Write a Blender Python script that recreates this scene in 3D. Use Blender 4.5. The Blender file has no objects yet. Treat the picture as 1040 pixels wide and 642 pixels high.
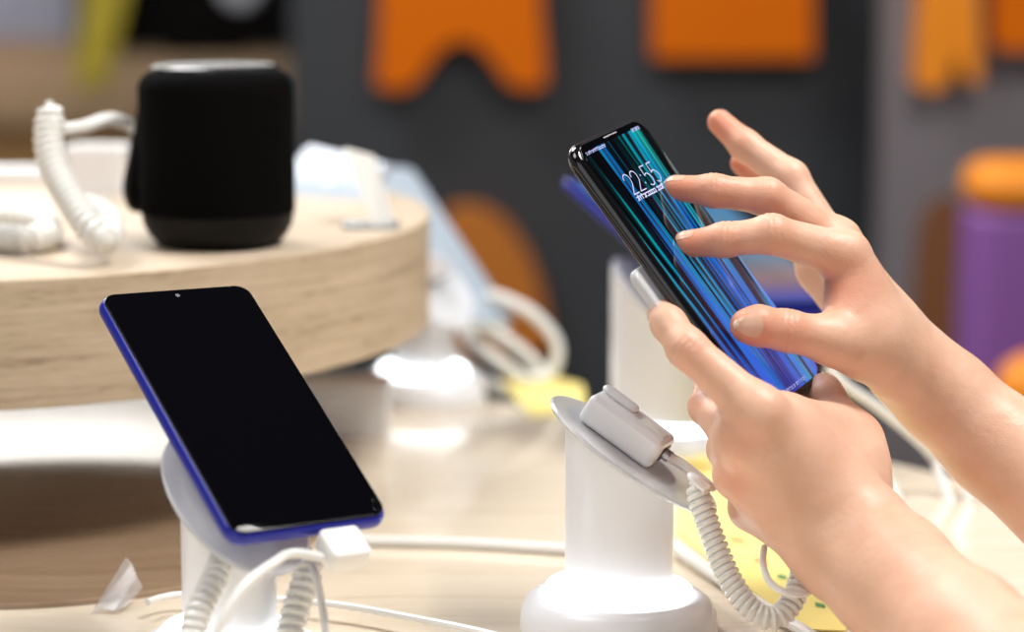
import bpy, bmesh, math, random
import numpy as np
from mathutils import Vector, Matrix
random.seed(4); rng = np.random.RandomState(7)
scene = bpy.context.scene
COL = scene.collection
PI = math.pi

# ------------------------------------------------------------------ camera
F = 2420.0
TH = math.radians(9.2)
CAM = Vector((0, 0, 1.112))
RIGHT = Vector((1, 0, 0)); UP = Vector((0, math.sin(TH), math.cos(TH))); FWD = Vector((0, math.cos(TH), -math.sin(TH)))
BACK = -FWD
def ray(px, py): return FWD + RIGHT*((px-520)/F) + UP*((321-py)/F)
def P(px, py, d): return CAM + ray(px, py)*d
def on_z(px, py, z):
    r = ray(px, py); return CAM + r*((z-CAM.z)/r.z)
def on_y(px, py, y):
    r = ray(px, py); return CAM + r*(y/r.y)
def cdir(x, y, z): return RIGHT*x + UP*y + BACK*z
cam = bpy.data.cameras.new('camera'); camo = bpy.data.objects.new('camera', cam); COL.objects.link(camo)
camo.location = CAM; camo.rotation_euler = (PI/2-TH, 0, 0)
cam.sensor_width = 36; cam.lens = 36*F/1040; cam.clip_start = .05
cam.dof.use_dof = True; cam.dof.focus_distance = 1.095; cam.dof.aperture_fstop = 3.5
scene.camera = camo
vs = scene.view_settings
vs.view_transform = 'Standard'; vs.look = 'None'; vs.gamma = 1; vs.use_curve_mapping = False; vs.exposure = 0.32

Z_TABLE = CAM.z - .325
Z_SHELF = CAM.z - .1757
SHELF_T = .069

# ------------------------------------------------------------------ materials
def mat(name, color, rough=.5, metal=0, coat=0, emit=None, estr=0, trans=0, ior=1.45, sss=0, spec=.5, alpha=1):
    m = bpy.data.materials.new(name); m.use_nodes = True
    b = m.node_tree.nodes['Principled BSDF']; I = b.inputs
    I['Base Color'].default_value = (*color, 1); I['Roughness'].default_value = rough; I['Metallic'].default_value = metal
    I['Coat Weight'].default_value = coat; I['Coat Roughness'].default_value = .03
    I['Transmission Weight'].default_value = trans; I['IOR'].default_value = ior
    I['Specular IOR Level'].default_value = spec; I['Alpha'].default_value = alpha
    if emit: I['Emission Color'].default_value = (*emit, 1); I['Emission Strength'].default_value = estr
    if sss:
        I['Subsurface Weight'].default_value = sss; I['Subsurface Radius'].default_value = (1, .35, .2); I['Subsurface Scale'].default_value = .004
    return m
class NT:
    def __init__(s, m): s.t = m.node_tree; s.b = s.t.nodes['Principled BSDF']
    def n(s, typ, **kw):
        x = s.t.nodes.new(typ)
        for k, v in kw.items(): setattr(x, k, v)
        return x
    def l(s, a, b): s.t.links.new(a, b)
    def math(s, op, a, b=None):
        x = s.n('ShaderNodeMath', operation=op)
        for i, v in enumerate((a, b)):
            if v is None: continue
            if isinstance(v, (int, float)): x.inputs[i].default_value = v
            else: s.l(v, x.inputs[i])
        return x.outputs[0]
    def ramp(s, fac, stops):
        r = s.n('ShaderNodeValToRGB'); e = r.color_ramp.elements
        while len(e) < len(stops): e.new(.5)
        for k, (p, c) in zip(e, stops): k.position = p; k.color = (*c, 1)
        s.l(fac, r.inputs[0]); return r.outputs[0]
    def comb(s, x, y, z):
        c = s.n('ShaderNodeCombineXYZ')
        for i, v in enumerate((x, y, z)):
            if isinstance(v, (int, float)): c.inputs[i].default_value = v
            else: s.l(v, c.inputs[i])
        return c.outputs[0]
    def noise(s, vec, scale, detail=3, rough=.55):
        n = s.n('ShaderNodeTexNoise'); n.inputs['Scale'].default_value = scale; n.inputs['Detail'].default_value = detail
        n.inputs['Roughness'].default_value = rough; s.l(vec, n.inputs['Vector']); return n.outputs[0]
    def xyz(s):
        t = s.n('ShaderNodeTexCoord'); q = s.n('ShaderNodeSeparateXYZ'); s.l(t.outputs['Object'], q.inputs[0]); return t.outputs['Object'], q.outputs
    def bump(s, h, strength, dist=.001):
        b = s.n('ShaderNodeBump'); b.inputs['Strength'].default_value = strength; b.inputs['Distance'].default_value = dist
        s.l(h, b.inputs['Height']); s.l(b.outputs[0], s.b.inputs['Normal'])
def wood(name, light, mid, dark, rough=.45, rim=False, gloss_r=None, coat=0):
    m = mat(name, mid, rough, coat=coat); t = NT(m); o, q = t.xyz()
    if rim:
        th = t.math('ARCTAN2', q[1], q[0]); u = t.math('MULTIPLY', th, .3)
        v1 = t.comb(t.math('MULTIPLY', u, 9), 0, t.math('MULTIPLY', q[2], 260))
        v2 = t.comb(t.math('MULTIPLY', u, 90), 0, t.math('MULTIPLY', q[2], 420))
        v3 = t.comb(t.math('MULTIPLY', u, 14), 0, t.math('MULTIPLY', q[2], 110))
    else:
        w = t.noise(o, 2.2, 2); yy = t.math('ADD', q[1], t.math('MULTIPLY', w, .16))
        v1 = t.comb(t.math('MULTIPLY', q[0], 5), t.math('MULTIPLY', yy, 95), 0)
        v2 = t.comb(t.math('MULTIPLY', q[0], 40), t.math('MULTIPLY', q[1], 380), 0)
        v3 = t.comb(t.math('MULTIPLY', q[0], 3), t.math('MULTIPLY', yy, 30), 0)
    a = t.noise(v1, 1, 4, .6); b = t.noise(v2, 1, 2, .5); c = t.noise(v3, 1, 2)
    f = t.math('ADD', t.math('MULTIPLY', a, .5), t.math('ADD', t.math('MULTIPLY', b, .22), t.math('MULTIPLY', c, .28)))
    t.l(t.ramp(f, [(.33, dark), (.45, mid), (.60, light)]), t.b.inputs['Base Color'])
    t.bump(f, .12, .001)
    return m
M = {}
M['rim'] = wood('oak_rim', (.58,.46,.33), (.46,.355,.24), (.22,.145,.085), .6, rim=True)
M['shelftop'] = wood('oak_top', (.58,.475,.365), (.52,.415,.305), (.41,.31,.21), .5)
M['table'] = wood('table_oak', (.82,.72,.58), (.78,.67,.52), (.63,.50,.36), .20, coat=.6)
M['white'] = mat('white_plastic', (.82,.82,.84), .28, coat=.2)
M['cable'] = mat('white_cable', (.80,.79,.76), .38)
M['coilmat'] = mat('white_coil', (.77,.76,.72), .33)
M['acrylic'] = mat('frosted_acrylic', (.86,.87,.9), .12, trans=.45, ior=1.3)
M['glow'] = mat('led_ring', (.9,.95,1), .4, emit=(.92,.97,1), estr=3.6)
M['port'] = mat('dark_port', (.03,.03,.03), .4)
M['steel'] = mat('plug_steel', (.5,.5,.52), .3, metal=1)
M['black_gloss'] = mat('black_gloss', (.006,.006,.008), .06, coat=.6)
M['black_glass'] = mat('black_glass', (.002,.002,.003), .04, spec=.22)
M['blue_metal'] = mat('blue_frame', (.010,.016,.30), .3, metal=.1, coat=.15)
M['fabric'] = mat('black_fabric', (.0022,.002,.002), .9, spec=.06)
t = NT(M['fabric']); o, q = t.xyz()
wv = t.n('ShaderNodeTexVoronoi'); wv.inputs['Scale'].default_value = 520; t.l(o, wv.inputs['Vector']); t.bump(wv.outputs[0], .5, .001)
M['black_rubber'] = mat('black_rubber', (.004,.0036,.0033), .55, spec=.2)
M['dark_top'] = mat('dark_top', (.02,.02,.022), .25)
M['wall'] = mat('charcoal_wall', (.034,.037,.042), .7)
M['panelgrey'] = mat('grey_partition', (.17,.15,.16), .6)
M['orange'] = mat('orange_sign', (.60,.125,.0005), .8, spec=.15)
M['orange_light'] = mat('orange_light', (.78,.24,.004), .5)
M['orange_dull'] = mat('orange_dull', (.42,.13,.01), .6)
M['brown'] = mat('rust_brown', (.17,.06,.018), .6)
M['purple'] = mat('purple_card', (.19,.07,.27), .5)
M['yellow'] = mat('yellow_print', (.84,.70,.24), .45)
M['yellow_deep'] = mat('yellow_deep', (.42,.33,.02), .6)
M['paper'] = mat('white_paper', (.68,.66,.62), .6)
M['tan'] = mat('tan_board', (.36,.24,.14), .6)
M['brown_wood'] = mat('brown_wood', (.23,.12,.035), .6)
M['bluegrey'] = mat('blue_grey', (.33,.34,.44), .6)
M['palegrey'] = mat('pale_grey', (.40,.40,.44), .5)
M['blackmat'] = mat('black_matte', (.004,.0035,.0035), .8, spec=.1)
M['floor'] = mat('grey_floor', (.22,.21,.20), .5)
M['ceiling'] = mat('dark_ceiling', (.015,.015,.017), .9, spec=.1)
M['lamp'] = mat('added_glow_panel', (1,1,1), .5, emit=(1,.98,.95), estr=7)
M['glow_wide'] = mat('added_glow_wide', (.9,.9,.88), .5, emit=(1,.92,.82), estr=.62)
M['silver_screen'] = mat('silver_screen', (.42,.49,.57), .3, coat=.1)
M['clear'] = mat('clear_edge', (.8,.83,.85), .1, trans=.6, ior=1.3)
M['green_ink'] = mat('green_ink', (.10,.26,.10), .6)
M['red_ink'] = mat('orange_ink', (.85,.30,.12), .6)

# ------------------------------------------------------------------ object helpers
def new_mesh(name, verts, faces, m=None, parent=None, smooth=True):
    me = bpy.data.meshes.new(name); me.from_pydata([tuple(v) for v in verts], [], faces); me.validate(); me.update()
    bm = bmesh.new(); bm.from_mesh(me); bmesh.ops.recalc_face_normals(bm, faces=bm.faces); bm.to_mesh(me); bm.free()
    o = bpy.data.objects.new(name, me); COL.objects.link(o)
    if m is not None: me.materials.append(m)
    if parent is not None: o.parent = parent
    if smooth: shade(o)
    return o
def shade(o, ang=35):
    me = o.data
    me.polygons.foreach_set('use_smooth', [True]*len(me.polygons))
    try: me.set_sharp_from_angle(angle=math.radians(ang))
    except Exception: pass
def thing(name, label, cat, loc=(0,0,0), rz=0, group=None, mw=None):
    o = bpy.data.objects.new(name, None); COL.objects.link(o); o.empty_display_size = .02
    if mw is not None: o.matrix_world = mw
    else: o.location = loc; o.rotation_euler = (0, 0, rz)
    return tag(o, label, cat, group)
def tag(o, label, cat, group=None):
    o['label'] = label; o['category'] = cat
    if group: o['group'] = group
    return o
def struct(o): o['kind'] = 'structure'; return o
def recenter(o):
    "put a single-mesh thing's origin at the bottom centre of its box"
    me = o.data; co = np.array([v.co for v in me.vertices]); c = (co.min(0)+co.max(0))/2; c[2] = co[:,2].min()
    me.transform(Matrix.Translation(-Vector(c))); o.location = Vector(c); return o
class MB:
    def __init__(s): s.v = []; s.f = []
    def add(s, v, f):
        n = len(s.v); s.v += [tuple(x) for x in v]; s.f += [tuple(i+n for i in q) for q in f]; return s
    def obj(s, name, m, parent=None, smooth=True): return new_mesh(name, s.v, s.f, m, parent, smooth)
def loft(rings, cap0=True, cap1=True, close=False):
    n = len(rings[0]); v = [p for r in rings for p in r]; f = []
    k = len(rings)
    for i in range(k if close else k-1):
        a = i*n; b = ((i+1) % k)*n
        for j in range(n): f.append((a+j, a+(j+1) % n, b+(j+1) % n, b+j))
    if not close:
        if cap0: f.append(tuple(range(n-1, -1, -1)))
        if cap1: f.append(tuple((k-1)*n+j for j in range(n)))
    return v, f
def lathe(prof, n=64, sx=1, sy=1):
    return loft([[(r*sx*math.cos(2*PI*j/n), r*sy*math.sin(2*PI*j/n), z) for j in range(n)] for r, z in prof])
def rrect(w, h, r, n=8):
    pts = []
    for cx, cy, a0 in ((w/2-r, h/2-r, 0), (-w/2+r, h/2-r, 90), (-w/2+r, -h/2+r, 180), (w/2-r, -h/2+r, 270)):
        for i in range(n+1):
            a = math.radians(a0+90*i/n); pts.append((cx+r*math.cos(a), cy+r*math.sin(a)))
    return pts
def slab(w, h, z0, z1, r, bev, n=8, nb=5, c=(0,0)):
    "rounded rectangle slab with rounded rims"
    rings = []
    bev = min(bev, (z1-z0)/2)
    for i in range(nb+1):
        a = PI/2*i/nb; ins = bev*(1-math.sin(a)); z = z0+bev*(1-math.cos(a))
        rings.append([(x+c[0], y+c[1], z) for x, y in rrect(w-2*ins, h-2*ins, max(r-ins, .0003), n)])
    for i in range(nb+1):
        a = PI/2*i/nb; ins = bev*(1-math.cos(a)); z = z1-bev*(1-math.sin(a))
        rings.append([(x+c[0], y+c[1], z) for x, y in rrect(w-2*ins, h-2*ins, max(r-ins, .0003), n)])
    return loft(rings)
def xf(vf, mtx): v, f = vf; return [tuple(mtx @ Vector(p)) for p in v], f
def box(x0, x1, y0, y1, z0, z1, bev=.004):
    v, f = slab(x1-x0, y1-y0, z0, z1, bev*1.01, bev, 3, 3)
    return [(a+(x0+x1)/2, b+(y0+y1)/2, c) for a, b, c in v], f
def catmull(pts, n=12):
    pts = [Vector(p) for p in pts]; pts = [pts[0]*2-pts[1]]+pts+[pts[-1]*2-pts[-2]]; out = []
    for i in range(1, len(pts)-2):
        a, b, c, d = pts[i-1:i+3]
        for k in range(n):
            t = k/n
            out.append(.5*((2*b)+(c-a)*t+(2*a-5*b+4*c-d)*t*t+(3*b-a-3*c+d)*t**3))
    out.append(pts[-2]); return out
def frames(pts):
    T = [(pts[min(i+1, len(pts)-1)]-pts[max(i-1, 0)]).normalized() for i in range(len(pts))]
    n = T[0].orthogonal().normalized(); N = []
    for t in T:
        n = (n-t*n.dot(t)).normalized(); N.append(n.copy())
    return T, N
def tube(pts, r, n=10, flat=1.0, flatdir=None):
    T, N = frames(pts); rings = []
    for i, p in enumerate(pts):
        nn = N[i]
        if flatdir is not None: nn = (Vector(flatdir)-T[i]*Vector(flatdir).dot(T[i])).normalized()
        b = T[i].cross(nn); rr = r[i] if hasattr(r, '__len__') else r
        rings.append([p+nn*(rr*flat*math.cos(2*PI*j/n))+b*(rr*math.sin(2*PI*j/n)) for j in range(n)])
    return loft(rings)
def resample(pts, step):
    out = [pts[0]]; acc = 0
    for a, b in zip(pts, pts[1:]):
        L = (b-a).length; 
        if L < 1e-9: continue
        t = step-acc
        while t <= L: out.append(a.lerp(b, t/L)); t += step
        acc = L-(t-step)
    return out
def coil(pts, R, w, pitch, per=11, n=6):
    c = resample(catmull(pts, 24), pitch/per); T, N = frames(c)
    hp = []
    for i, p in enumerate(c):
        a = 2*PI*i/per; g = math.sqrt(max(.02, 1-(1-min(1, i/(per*2.1)))**2)); hp.append(p+N[i]*(R*g*math.cos(a))+T[i].cross(N[i])*(R*g*math.sin(a)))
    # wire is flattened along the coil so that neighbouring turns touch
    rings = []
    for i, p in enumerate(hp):
        out = (p-c[i]).normalized(); ax = T[i]
        rings.append([p+out*(w*math.cos(2*PI*j/n))+ax*(pitch*.49*math.sin(2*PI*j/n)) for j in range(n)])
    b = MB().add(*loft(rings)); b.add(*tube(c, [R*.96*math.sqrt(max(.02, 1-(1-min(1, i/(per*2.1)))**2)) for i in range(len(c))], 12)); return b.v, b.f
def poly_prism(pts3, direction, depth):
    d = Vector(direction)*depth; return loft([[Vector(p) for p in pts3], [Vector(p)+d for p in pts3]])
def smooth2(pts, n=6):
    "closed Catmull-Rom through 2-D points"
    k = len(pts); out = []
    for i in range(k):
        a, b, c, d = (Vector(pts[(i+j-1) % k]) for j in range(4))
        for s in range(n):
            t = s/n; out.append(.5*((2*b)+(c-a)*t+(2*a-5*b+4*c-d)*t*t+(3*b-a-3*c+d)*t**3))
    return out
def frame_mat(o, x, y, z):
    m = Matrix((x, y, z)).transposed().to_4x4(); m.translation = o; return m
def copy_tree(o):
    c = o.copy(); COL.objects.link(c)
    for ch in list(o.children):
        d = ch.copy(); COL.objects.link(d); d.parent = c
        for g in ch.children:
            e = g.copy(); COL.objects.link(e); e.parent = d
    return c

# ------------------------------------------------------------------ the room
struct(MB().add(*box(-5, 4, -3, 7, -.1, 0, .002)).obj('floor', M['floor']))
struct(MB().add(*box(-5, 4, -3, 7, 3.4, 3.5, .002)).obj('ceiling', M['ceiling']))
YW = 3.5
xl = on_y(296, 60, YW).x
struct(MB().add(*box(xl, 3.0, YW, YW+.12, 0, 3.4, .003)).obj('wall_back', M['wall']))
struct(MB().add(*box(-5, xl, 6.4, 6.5, 0, 3.4, .003)).obj('wall_far', mat('far_wall', (.20,.16,.13), .7)))
pa, pb = on_y(903, 100, 3.2), on_y(1200, 100, 3.2)
struct(MB().add(*box(pa.x, pb.x, 3.2, 3.3, 0, 3.0, .003)).obj('wall_right', M['panelgrey']))

# sign letters on the wall
def sign(px, y, name, m, depth=.05, sm=0, up=0):
    pts = [on_y(a, b-up, y) for a, b in (smooth2(px, 5) if sm else px)]
    o = new_mesh(name, *poly_prism(pts, (0, -1, 0), depth), m, smooth=False); return recenter(o)
ya = YW
arch = [(388,-70),(388,20),(386,62),(384,94),(402,98),(420,95),(432,80),(444,62),(458,51),(471,48),(484,52),(497,64),(508,80),(518,93),(536,97),(554,93),(553,62),(549,20),(549,-70)]
tag(sign(arch, ya, 'sign_letter', M['orange'], up=9), 'large orange arch-legged sign letter on the charcoal wall', 'sign', 'orange wall letters')
tag(sign([(662,-60),(662,66),(822,66),(822,-60)], ya, 'sign_letter', M['orange'], up=9), 'orange rectangular sign block on the charcoal wall above the hands', 'sign', 'orange wall letters')
blob = [(455,214),(470,208),(492,210),(515,225),(534,250),(547,282),(553,312),(556,345),(530,350),(500,348),(470,345),(452,330),(446,290),(447,245)]
tag(sign(blob, 3.5, 'wall_panel', M['orange_dull'], .09, 1), 'dull orange rounded panel low on the wall behind the white cables', 'panel')
ab = [(932,-60),(930,20),(926,70),(926,92),(940,97),(955,90),(966,55),(972,80),(981,90),(989,82),(988,40),(984,-60)]
tag(sign(ab, 3.2, 'sign_letter', M['orange_light'], up=6), 'bright orange two-legged letter at the top of the grey partition', 'sign', 'orange partition letters')
tag(sign([(1004,-60),(1002,44),(1016,50),(1060,48),(1060,-60)], 3.2, 'sign_letter', M['orange']), 'orange letter at the top right corner on the grey partition', 'sign', 'orange partition letters')
br = [(938,215),(955,200),(972,204),(980,240),(980,345),(930,345),(930,260)]
tag(sign(br, 3.2, 'poster', M['brown'], .01, 1), 'rust brown upright poster on the grey partition beside the purple box', 'poster')
# purple display box with an orange lid
c = on_y(1035, 380, 2.7)
bx = thing('display_box', 'purple upright display box with a rounded orange lid at the right edge', 'box', (c.x, 2.7, 0))
zt = on_y(1035, 212, 2.7).z; hw = (on_y(1096, 300, 2.7).x-on_y(976, 300, 2.7).x)/2
zt2 = on_y(1035, 163, 2.7).z
bx_body = MB().add(*slab(2*hw, .12, .0, zt, .03, .01)).obj('body', M['purple'], bx)
MB().add(*slab(2*hw*1.02, .13, zt, zt2, .045, .03)).obj('lid', M['orange_light'], bx)
c = on_y(1050, 398, 2.5); R_ = .042
bl = MB().add(*lathe([(.001, -R_)]+[(R_*math.cos(a), R_*math.sin(a)) for a in np.linspace(-1.4, 1.4, 15)]+[(.001, R_)], 32)).obj('orange_ball', M['orange_light']); bl.location = c
tag(bl, 'orange ball on a post in front of the purple box', 'ball')
pst = MB().add(*lathe([(.012, -c.z+.005), (.012, -R_+.004)], 16)).obj('post', M['orange_dull'], bl)

# far left: the rest of the shop
YC = 4.7
zc = on_y(150, 60, YC).z
xa, xb = on_y(-160, 60, YC).x, on_y(292, 60, YC).x
ct = thing('shop_counter', 'tan and brown wooden shop counter far behind the speaker', 'counter', ((xa+xb)/2, YC+.3, 0))
MB().add(*box(xa-ct.location.x, xb-ct.location.x, -.3, .3, zc-.13, zc, .006)).obj('worktop', M['tan'], ct)
MB().add(*box(xa-ct.location.x+.02, xb-ct.location.x-.02, -.27, .3, 0, zc-.13, .006)).obj('front_panel', M['brown_wood'], ct)
a, b = on_y(112, 45, YC+.1), on_y(300, -120, YC+.1)
tv = thing('display_screen', 'black display screen standing on the far counter above the speaker', 'screen', ((a.x+b.x)/2, YC+.1, zc))
w_ = b.x-a.x
MB().add(*box(-w_/2, w_/2, -.02, .02, .012, b.z-zc, .006)).obj('panel', M['blackmat'], tv)
MB().add(*box(-w_/5, w_/5, -.06, .06, 0, .012, .004)).obj('foot', M['blackmat'], tv)
a, b = on_y(-60, 100, YC+.12), on_y(72, -80, YC+.12)
pn = thing('poster_board', 'blurred blue-grey poster board at the top left corner', 'board', ((a.x+b.x)/2, YC+.12, zc))
MB().add(*box(a.x-pn.location.x, b.x-pn.location.x, -.01, .01, .03, b.z-zc, .004)).obj('print', M['bluegrey'], pn)
MB().add(*box(a.x-pn.location.x, b.x-pn.location.x, -.03, .03, 0, .03, .004)).obj('base', M['tan'], pn)
yb = [on_y(x, y, YC) for x, y in ((76,86),(108,86),(150,-90),(98,-90))]
yo = recenter(new_mesh('banner', *poly_prism(yb, (0, -1, 0), .012), M['yellow_deep'], smooth=False)); 
tag(yo, 'yellow slanted banner leaning on the far counter at top left', 'banner')
dc = on_y(244, -14, 4.0)
dk = MB().add(*xf(lathe([(.001,-.012),(.030,-.012),(.036,0),(.030,.012),(.001,.012)], 40), Matrix.Rotation(PI/2, 4, 'X'))).obj('spot_lamp', M['palegrey'])
dk.location = dc; tag(dk, 'pale grey round spot lamp at the top edge above the speaker', 'lamp')
rod = MB().add(*lathe([(.006, .03), (.006, 3.4-dc.z)], 12)).obj('rod', M['blackmat'], dk)

# ------------------------------------------------------------------ display table and round shelf
TC = Vector((-.343, .949, 0)); TR = .76
tb = thing('display_table', 'large round pale oak display table under all the stands', 'table', (TC.x, TC.y, 0))
top = MB().add(*lathe([(.001, Z_TABLE-.06), (TR-.004, Z_TABLE-.06), (TR, Z_TABLE-.056), (TR, Z_TABLE-.003), (TR-.003, Z_TABLE), (.001, Z_TABLE)], 160)).obj('tabletop', M['table'], tb)
MB().add(*lathe([(.001, 0), (.45, 0), (.45, .03), (.38, .05), (.38, Z_TABLE-.06), (.001, Z_TABLE-.06)], 80)).obj('pedestal', M['rim'], tb)
SC = Vector((-.353, 1.489, 0)); SR = .301
sh = thing('round_shelf', 'round oak shelf with a thick rim carrying the black speaker', 'shelf', (SC.x, SC.y, Z_TABLE))
z1 = Z_SHELF-Z_TABLE; z0 = z1-SHELF_T
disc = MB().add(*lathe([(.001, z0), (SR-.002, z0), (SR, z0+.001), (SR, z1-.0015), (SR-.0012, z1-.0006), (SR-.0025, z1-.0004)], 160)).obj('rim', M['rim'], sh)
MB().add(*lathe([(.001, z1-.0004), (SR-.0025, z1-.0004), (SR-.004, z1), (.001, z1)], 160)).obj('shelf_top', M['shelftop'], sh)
MB().add(*xf(lathe([(.03, .003), (.03, z0)], 48), Matrix.Translation((-.13, .02, 0)))).obj('post', M['rim'], sh)
# added brown disc: the shelf's dark reflection and shade put into its colour
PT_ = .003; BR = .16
M['plate'] = wood('shelf_reflection_brown', (.36,.25,.165), (.29,.195,.12), (.19,.115,.065), .14, coat=.7)
bp = MB().add(*lathe([(.001, .0001), (BR, .0001), (BR, PT_-.0006), (BR-.0008, PT_), (.001, PT_)], 128)).obj('shelf_reflection_disc', M['plate'])
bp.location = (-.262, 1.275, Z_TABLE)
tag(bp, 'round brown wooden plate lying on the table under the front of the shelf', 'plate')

# ------------------------------------------------------------------ speaker
spc = Vector((-.166, 1.338, Z_SHELF))
sp = thing('portable_speaker', 'black fabric covered cylindrical speaker standing on the round shelf', 'speaker', spc)
SRd, SH = .0436, .1035
prof = [(.001, .0)]+[(.030, 0), (.034, .0012), (.0385, .006), (.0418, .012), (.0432, .019)]
MB().add(*lathe(prof+[(.0430, .0192), (.001, .0192)], 72)).obj('base', M['black_rubber'], sp)
pb_ = [(.001, .0194), (.0433, .0194), (SRd, .022), (SRd, SH-.016)]+[(SRd-.010*(1-math.cos(a)), SH-.016+.010*math.sin(a)*1.1) for a in np.linspace(.15, 1.35, 8)]
MB().add(*lathe(pb_+[(.001, pb_[-1][1])], 96)).obj('grille', M['fabric'], sp)
zz = pb_[-1][1]; rr = pb_[-1][0]
MB().add(*lathe([(.001, zz+.0002), (rr, zz+.0002), (rr-.0006, zz+.0022), (rr-.003, zz+.0034), (rr-.005, zz+.003), (.001, zz+.0028)], 72)).obj('top_panel', M['dark_top'], sp)
for k, zb in enumerate((.036, .052, .068, .084)):
    mt = Matrix.Rotation(math.radians(-38), 4, 'Z') @ Matrix.Translation((SRd+.0002, 0, zb)) @ Matrix.Rotation(PI/2, 4, 'Y')
    MB().add(*xf(slab(.006, .009, -.0008, .0002, .0028, .0003), mt)).obj('button', M['fabric'], sp)
st = [Vector((-.0415, .013, .086)), Vector((-.0445, .013, .072)), Vector((-.0480, .014, .05)), Vector((-.0510, .016, .032)), Vector((-.0490, .018, .022)), Vector((-.042, .018, .022))]
MB().add(*tube(catmull(st, 8), [.0025+.0065*min(1,i/26) for i in range(60)][:41], 10, .6, (1, 0, .2))).obj('carry_strap', M['black_rubber'], sp)

# ------------------------------------------------------------------ phones
def phone(label, mw, W, L, T, rc, body_m, glass_m, bev=None, name='smartphone', cat='phone', group=None, ins=.0016):
    r = thing(name, label, cat, mw=mw, group=group)
    bev = bev or T*.48
    MB().add(*slab(W, L, -T/2, T/2-.0004, rc, bev, 10, 7)).obj('frame', body_m, r)
    MB().add(*slab(W-2*ins, L-2*ins, T/2-.0012, T/2, rc-ins, .0005, 10, 3)).obj('glass', glass_m, r)
    return r
def ortho(Lv, Wv):
    """local x = width (left to right), local y = up along the phone, z = out of the screen; the long axis is kept exactly"""
    y = -Lv.normalized(); x = (Wv-y*Wv.dot(y)).normalized(); return x, y, x.cross(y)

# the held phone
HL, HW, HT = .155, .0734, .0085
Lh = cdir(85, -115, 22); Wh = cdir(35.4, 13.6, -64.6)
hx, hy, hz = cdir(.4688,.2639,-.843), cdir(-.5803,.8115,-.0687), cdir(.666,.5213,.5335)
HC = CAM+cdir(.0883,.02397,-1.0989)-hz*(HT/2)
HM = frame_mat(HC, hx, hy, hz)
held = phone('black smartphone with a glowing blue striped screen held in both hands', HM, HW, HL, HT, .011, M['black_gloss'], M['black_glass'], .0040, ins=.0022)
def screen_pt(px, py, off=0.0):
    n = hz; o = HC+hz*(HT/2+off); r = ray(px, py); d = (o-CAM).dot(n)/r.dot(n); return CAM+r*d
def scr_local(px, py): return HM.inverted() @ screen_pt(px, py)
# striped wallpaper
ms = mat('striped_wallpaper', (.002,.002,.003), .035, spec=.35); t = NT(ms); o, q = t.xyz()
fan = t.math('ADD', 1.0, t.math('MULTIPLY', q[1], -2.2))
s = t.math('MULTIPLY', t.math('ADD', q[0], .012), fan)
yn = t.math('MULTIPLY', q[1], -7.0)                       # about -.5 (top) to +.5 (bottom)
n1 = t.noise(t.comb(t.math('MULTIPLY', s, 250), t.math('MULTIPLY', q[1], 4), 3.3), 1, 3, .6)
n2 = t.noise(t.comb(t.math('MULTIPLY', s, 85), t.math('MULTIPLY', q[1], 5), 8.1), 1, 2, .5)
n3 = t.noise(t.comb(t.math('MULTIPLY', s, 60), t.math('MULTIPLY', q[1], 9), 5.7), 1, 2, .5)
val = t.math('ADD', t.math('ADD', t.math('MULTIPLY', n1, .62), t.math('MULTIPLY', n2, .38)), t.math('MULTIPLY', yn, .10))
lit = t.ramp(val, [(.41, (0,0,0)), (.475, (.03,.03,.03)), (.51, (.5,.5,.5)), (.61, (1,1,1))])
hue = t.math('ADD', t.math('ADD', t.math('MULTIPLY', n3, .9), t.math('MULTIPLY', n1, .30)), t.math('MULTIPLY', yn, .26))
colr = t.ramp(hue, [(.40, (0,.52,.46)), (.56, (0,.38,.62)), (.70, (.0,.16,.58)), (.86, (.0,.08,.50)), (1.0, (.02,.03,.36))])
mx = t.n('ShaderNodeMix', data_type='RGBA', blend_type='MULTIPLY'); mx.inputs[0].default_value = 1
t.l(colr, mx.inputs[6]); t.l(lit, mx.inputs[7])
pur = t.ramp(t.math('ADD', n2, t.math('MULTIPLY', yn, .25)), [(.40, (0,0,0)), (.75, (.035,.006,.035))])
ad = t.n('ShaderNodeMix', data_type='RGBA', blend_type='ADD'); ad.inputs[0].default_value = 1
t.l(mx.outputs[2], ad.inputs[6]); t.l(pur, ad.inputs[7])
t.l(ad.outputs[2], t.b.inputs['Emission Color']); t.b.inputs['Emission Strength'].default_value = 1.0
dw, dl = HW-.0058, HL-.0112
disp = MB().add(*slab(dw, dl, HT/2-.0002, HT/2+.00012, .0085, .0001, 8, 2, (0, -.0002))).obj('display', ms, held)
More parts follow.
